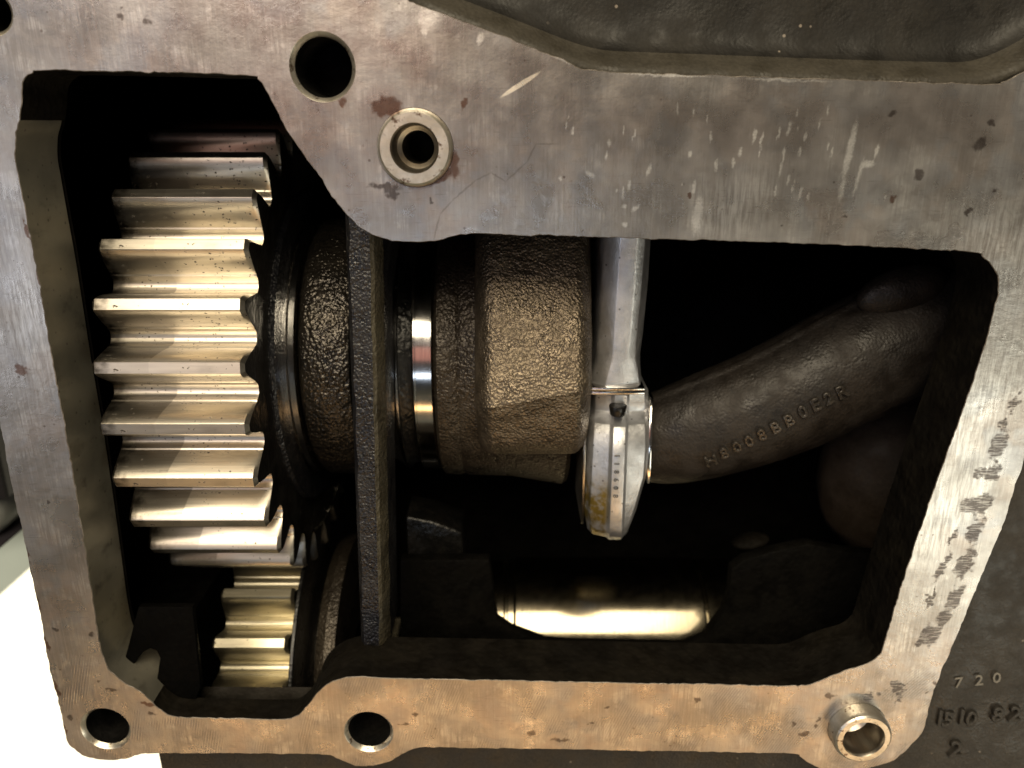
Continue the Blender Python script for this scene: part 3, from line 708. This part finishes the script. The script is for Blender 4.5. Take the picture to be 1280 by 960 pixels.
# ------------------------------------------------------------------ crankshaft
cs = empty('crankshaft', (0, YA, ZA)); tag(cs, 'oily dark crankshaft with polished journal, brown counterweight and angled arm behind the opening', 'crankshaft')
og = (0, YA, ZA)
def cx(px, r): return X(px, 450, YA - r)
rr = 262
link('thrust_disc', lathe_x('thrust_disc', [(cx(300, rr), 100), (cx(316, rr), 250), (cx(322, rr), rr), (cx(338, rr), rr + 4), (cx(342, rr), rr), (cx(343, rr), 100)], YA, ZA, 128, 30, og), cs, M['rib'])
link('polished_ring', lathe_x('polished_ring', [(cx(346, 222), 100), (cx(346, 222), 220), (cx(348, 222), 222), (cx(356, 222), 222), (cx(358, 222), 218), (cx(359, 222), 218), (cx(365, 222), 218), (cx(366, 222), 200)], YA, ZA, 128, 25, og), cs, M['journal'])
link('hub', lathe_x('hub', [(cx(366, 222), 120), (cx(368, 222), 205), (cx(374, 222), 217), (cx(380, 222), 221), (cx(400, 222), 222), (cx(426, 222), 222), (cx(434, 222), 218), (cx(437, 222), 100)], YA, ZA, 128, 40, og), cs, M['hub'])
link('seal_ring', lathe_x('seal_ring', [(cx(440, 210), 180), (cx(488, 210), 205), (cx(489, 210), 210), (cx(495, 210), 210), (cx(496, 210), 204), (cx(512, 210), 200), (cx(513, 210), 150)], YA, ZA, 128, 25, og), cs, M['black'])
link('thin_ring', lathe_x('thin_ring', [(cx(491, 212), 190), (cx(491, 212), 212.5), (cx(495, 212), 212.5), (cx(495, 212), 190)], YA, ZA, 128, 25, og), cs, M['journal'])
link('journal', lathe_x('journal', [(cx(513, 214), 150), (cx(513.5, 214), 212), (cx(515.5, 214), 214), (cx(517, 214), 214), (cx(517.4, 214), 212), (cx(518, 214), 212), (cx(518.6, 214), 214), (cx(538, 214), 214), (cx(539, 214), 206), (cx(541, 214), 200)], YA, ZA, 192, 25, og), cs, M['journal'])
link('web', lathe_x('web', [(cx(540, 220), 140), (cx(541, 220), 216), (cx(545, 220), 222), (cx(566, 220), 224), (cx(572, 220), 221), (cx(578, 220), 224), (cx(640, 222), 226), (cx(712, 222), 240), (cx(718, 222), 234), (cx(719, 222), 60)], YA, ZA, 128, 40, og), cs, M['crank'])
# counterweight: a big rounded block with a sloping lower face
def cweight():
    vv = []; ff = []; U, W = 36, 60
    # front profile (py, depth) from the top down, then back
    pr = [(215, 300), (250, 250), (290, 205), (330, 176), (380, 148), (430, 126), (470, 112), (490, 106)]
    cr_l, cr_r = 513, 484
    def prof(u):
        pc = cr_l + (cr_r - cr_l) * u
        s_ = pc / 490
        P = [(a_ * (s_ if a_ > 400 else 1), d_) for a_, d_ in pr]
        P += [(pc + 3, 106.5), (pc + 14, 111), (530, 119), (548, 128), (558, 137), (565, 152), (567, 182), (560, 330)]
        return P
    K = len(prof(0)); rows = []
    xl, xr = 590, 746
    ss = [i / U for i in range(U + 1)]
    for s_ in ss:
        P = prof(s_); row = []
        e = min(s_, 1 - s_) * (xr - xl)
        rad = 26
        k = 1 - math.sqrt(max(0, 1 - (1 - min(1, e / rad)) ** 2))
        for j, (py, d_) in enumerate(P):
            d2 = d_ + k * 70
            px = xl + (xr - xl) * s_
            if py > 540: py = py - k * 16
            x = X(px, py, 120) if d_ < 200 else X(px, py, d_)
            x = X(px, 450, 118)
            row.append((x, d2, at(px, py, d_).z))
        rows.append(row)
    # resample each profile smoothly
    out = []
    for row in rows:
        r2 = []
        for j in range(K - 1):
            a_, b_ = Vector(row[j]), Vector(row[j + 1])
            p0 = Vector(row[max(j - 1, 0)]); p3 = Vector(row[min(j + 2, K - 1)])
            for q in range(4):
                t_ = q / 4
                r2.append(0.5 * ((2 * a_) + (b_ - p0) * t_ + (2 * p0 - 5 * a_ + 4 * b_ - p3) * t_ * t_ + (3 * a_ - p0 - 3 * b_ + p3) * t_ ** 3))
        r2.append(Vector(row[-1])); out.append(r2)
    K2 = len(out[0])
    first = [Vector((v.x + 0, 420, v.z)) for v in out[0]]; last = [Vector((v.x, 420, v.z)) for v in out[-1]]
    out = [first] + out + [last]
    vv = [v + mnoise.noise_vector(v / 18) * 0.9 for r_ in out for v in r_]
    for i in range(len(out) - 1):
        for j in range(K2 - 1): ff.append((i * K2 + j, (i + 1) * K2 + j, (i + 1) * K2 + j + 1, i * K2 + j + 1))
    return mesh('counterweight', vv, ff, 180, og)
link('counterweight', cweight(), cs, M['weight'])
# arm: a swept cheek running from the crankpin up to the right
arm_px = [(806, 548, 55, 270), (830, 546, 59, 262), (862, 538, 64, 255), (905, 524, 68, 250), (950, 508, 71, 248), (1000, 486, 74, 248), (1050, 460, 76, 250), (1100, 436, 78, 256), (1150, 416, 82, 264), (1210, 398, 86, 276), (1280, 385, 90, 290)]
arm_c = [at(a_, b_, d_) for a_, b_, r_, d_ in arm_px]
arm_r = [r_ * ((p - CAM).dot(FW) / 1000) for (a_, b_, r_, d_), p in zip(arm_px, arm_c)]
def arm_frame(i):
    t_ = (arm_c[min(i + 1, len(arm_c) - 1)] - arm_c[max(i - 1, 0)]).normalized(); b_ = Vector((0, -1, 0)); b_ = (b_ - t_ * b_.dot(t_)).normalized(); s_ = t_.cross(b_).normalized()
    return t_, b_, s_
def arm_mesh():
    vv = []; ff = []; SEG = 120; sub = 6; ring = 0
    for i in range(len(arm_c) - 1):
        for q in range(sub):
            t_ = q / sub
            i0, i1, i2, i3 = max(i - 1, 0), i, i + 1, min(i + 2, len(arm_c) - 1)
            cr = lambda L: 0.5 * ((2 * L[i1]) + (L[i2] - L[i0]) * t_ + (2 * L[i0] - 5 * L[i1] + 4 * L[i2] - L[i3]) * t_ * t_ + (3 * L[i1] - L[i0] - 3 * L[i2] + L[i3]) * t_ ** 3)
            c = cr(arm_c); r = cr(arm_r)
            f0, f1 = arm_frame(i), arm_frame(i + 1); b_ = f0[1].lerp(f1[1], t_); s_ = f0[2].lerp(f1[2], t_)
            for k in range(SEG):
                a_ = 2 * math.pi * k / SEG
                r_k = r * (1 + 0.045 * math.exp(-((math.degrees(a_) - 284) / 3.5) ** 2) + 0.03 * math.exp(-((math.degrees(a_) - 70) / 5) ** 2))
                v = c + b_ * (math.cos(a_) * r_k * 0.85) + s_ * (math.sin(a_) * r_k)
                v += mnoise.noise_vector(v / 14) * 0.9
                vv.append(v)
            ring += 1
    for i in range(ring - 1):
        for k in range(SEG): ff.append((i * SEG + k, i * SEG + (k + 1) % SEG, (i + 1) * SEG + (k + 1) % SEG, (i + 1) * SEG + k))
    ff.append(tuple(range(SEG)))
    return mesh('crank_arm', vv, ff, 180, og)
arm_o = link('crank_arm', arm_mesh(), cs, M['arm'])
# raised cast characters in a row along the lower side of the arm
row = [(889, 575), (905, 566), (921, 558), (936, 551), (952, 543), (969, 534), (986, 525), (1003, 515), (1019, 506), (1035, 498), (1052, 490)]
dep = bpy.context.evaluated_depsgraph_get()
import mathutils.bvhtree as bv
bt = bv.BVHTree.FromPolygons([v.co / S + Vector(og) for v in arm_o.data.vertices], [tuple(p.vertices) for p in arm_o.data.polygons])
for ch, (px, py) in zip('H8008BB0E2R', row):
    dv = (at(px, py, 300) - CAM).normalized(); hit = bt.ray_cast(CAM, dv)
    if hit[0] is None: continue
    nrm = hit[1] if hit[1].dot(dv) < 0 else -hit[1]
    xa = (Vector((1, 0, 0.52)) - nrm * Vector((1, 0, 0.52)).dot(nrm)).normalized(); ya = nrm.cross(xa)
    me = text_mesh('cast_letter', ch, 27 * S, 3.6 * S, 2); me.shade_smooth()
    o = link('cast_letter', me, arm_o, M['letter'])
    o.matrix_local = Matrix.Translation((hit[0] - Vector(og)) * S) @ Matrix((xa, ya, nrm)).transposed().to_4x4()
# flat boss near the arm's far end
lp = lump('arm_boss', 1128, 362, 216, 66, 26, 34, M['arm'], -18); lp.parent = cs; lp.location = -Vector(og) * S
lip_c = at(812, 548, 250)

# ------------------------------------------------------------------ connecting rod
rb_ = at(775, 490, 170)
rod = empty('connecting_rod', rb_); tag(rod, 'silvery connecting rod with bolted bearing cap, standing upright in the middle of the opening', 'connecting rod')
def loft(name, rows, mat, closed=True, smooth=28, caps=True, b=0, org=rb_):
    n = len(rows[0]); vv = [v for r_ in rows for v in r_]; ff = []
    for i in range(len(rows) - 1):
        for k in range(n if closed else n - 1): ff.append((i * n + k, i * n + (k + 1) % n, (i + 1) * n + (k + 1) % n, (i + 1) * n + k))
    if caps: ff += [tuple(range(n)), tuple((len(rows) - 1) * n + k for k in range(n))]
    me = mesh(name, vv, ff, smooth, org)
    if b: bev(me, b, 2, 25, 40)
    return me
# shank: flat front, two bevels, deep sides; flares just above the split
rows = []
for py, xl, x1_, x2_, xr_, x3_ in ((200, 759, 777, 796, 807, 818), (297, 757, 776, 797, 808, 818), (360, 753, 772, 793, 803, 814), (420, 749, 768, 788, 797, 808), (448, 747, 766, 785, 795, 804), (462, 744, 762, 783, 798, 804), (476, 740, 758, 782, 800, 805), (484, 738, 757, 782, 801, 806)):
    z = at(775, py, 170).z
    f = lambda px: X(px, py, 170)
    rows.append([(f(xl) - 2, 330, z), (f(xl), 192, z), (f(xl) + 3, 186, z), (f(x1_), 170, z), (f(x2_), 170, z), (f(xr_), 175.5, z), (f(x3_), 200, z), (f(x3_) + 2, 330, z)])
link('shank', loft('shank', rows, M['rod'], b=1.6), rod, M['rod'])
# parting flange: a thin bright double line where cap meets rod
z1, z2 = at(775, 484, 165).z, at(775, 493, 165).z
for za, zb in ((z1, (z1 * .55 + z2 * .45)), (z1 * .45 + z2 * .55, z2)):
    me = prism_x('parting_edge', [(163, za), (340, za), (340, zb), (163, zb)], X(737, 488, 165), X(806, 488, 165), rb_); link('parting_edge', bev(me, 1.6), rod, M['journal'])
# cap: three lengthwise facets with a raised middle spine, curving under at the bottom
capp = [(493, 172), (505, 178), (516, 182), (524, 172), (532, 156), (545, 146), (565, 140), (600, 138), (630, 140), (648, 145), (661, 150), (669, 159), (673, 176), (672, 330)]
rows = []
for i, (py, d_) in enumerate(capp):
    f = max(0, (py - 493)) / 175
    ov = min(py, 668)
    xl = 741 - 9 * f; xr_ = 810 - 6 * f
    xr_ = 810 + (py - 493) * 0.012 if py < 590 else 811 - (py - 590) * 0.29
    if py > 650: xl += (py - 650) * 0.22; xr_ -= (py - 650) * 0.12
    xs1, xs2 = 768 - 7 * f, 784 - 7 * f
    xs1, xs2 = min(xs1, xr_ - 14), min(xs2, xr_ - 8)
    z = at(772, py, d_).z; zf = lambda px: X(px, py, d_)
    rows.append([(zf(xl) - 1, d_ + 190, z), (zf(xl), d_ + 34, z), (zf(xl + 5), d_ + 14, z), (zf(xs1 - 3), d_ + 5, z), (zf(xs1), d_ - 4, z), (zf(xs2), d_ - 4, z), (zf(xs2 + 3), d_ + 5, z), (X(xr_ - 4, py, d_ + 9), d_ + 9, z), (X(xr_, py, d_ + 24), d_ + 24, z), (X(xr_, py, d_ + 24) + 1, d_ + 190, z)])
cap = link('bearing_cap', loft('bearing_cap', rows, M['rod'], b=1.5, smooth=24), rod, M['rod'])
c = at(772, 511, 166)
me = mesh('bolt_head', *(lambda n: ([(c.x + 13.5 * math.cos(2 * math.pi * k / n), c.y - 2 + 14 * math.sin(2 * math.pi * k / n), c.z + 7) for k in range(n)] + [(c.x + 11 * math.cos(2 * math.pi * k / n), c.y - 2 + 12 * math.sin(2 * math.pi * k / n), c.z - 9) for k in range(n)], [(k, (k + 1) % n, n + (k + 1) % n, n + k) for k in range(n)] + [tuple(range(n)), tuple(range(n, 2 * n))]))(24), 40, rb_)
link('bolt_head', bev(me, 2), cap, M['black'])
# bearing edge showing at each side of the cap
for px, w_, mt in ((733, 4, 'bore'), (815, 5, 'journal')):
    rws = []
    for py, d_ in ((497, 196), (510, 184), (535, 170), (570, 163), (605, 166), (635, 180), (655, 205))[:7 if px < 760 else 5]:
        pxx = px - (5 if px < 760 else 6) * (py - 497) / 160; z = at(772, py, d_).z; x = X(pxx, py, d_)
        rws.append([(x - w_ / 2, d_, z), (x + w_ / 2, d_, z), (x + w_ / 2, d_ + 130, z), (x - w_ / 2, d_ + 130, z)])
    link('bearing_edge', bev(loft('bearing_edge', rws, None), 1.2), rod, M[mt])
for ch, py in zip('II8608H', (570, 580, 590, 600, 610, 620, 630)):
    f = (py - 493) / 175
    put_text('etched_mark', ch, 11, 0.6, at(775 - 7.5 * f - 0.5, py, 133.6 + (0 if py < 615 else (py - 615) * .35)) - rb_, (R(90), R(90), 0), M['etch'], rod)
# ------------------------------------------------------------------ camshaft in its window
yc, rc = 452, 150
ccen = at(760, 789, 452)
cm = empty('camshaft', (0, yc, ccen.z)); tag(cm, 'smooth golden shaft glimpsed through the low window at the bottom of the crankcase', 'camshaft')
cog = (0, yc, ccen.z); k_ = lambda px: X(px, 775, 330)
link('shaft', lathe_x('shaft', [(k_(643), rc - 4), (k_(645), rc), (k_(884), rc), (k_(886), rc - 4)], yc, ccen.z, 128, 25, cog), cm, M['cam'])
link('collar', lathe_x('collar', [(k_(600), 60), (k_(600), rc - 6), (k_(629), rc - 6), (k_(631), rc - 12), (k_(634), rc - 12), (k_(635), rc - 5), (k_(642), rc - 5), (k_(643), rc - 14), (k_(644), 60)], yc, ccen.z, 128, 25, cog), cm, M['cam'])
link('collar', lathe_x('collar', [(k_(885), 60), (k_(886), rc - 14), (k_(890), rc - 14), (k_(891), rc - 2), (k_(935), rc - 2), (k_(936), 60)], yc, ccen.z, 128, 25, cog), cm, M['cam'])
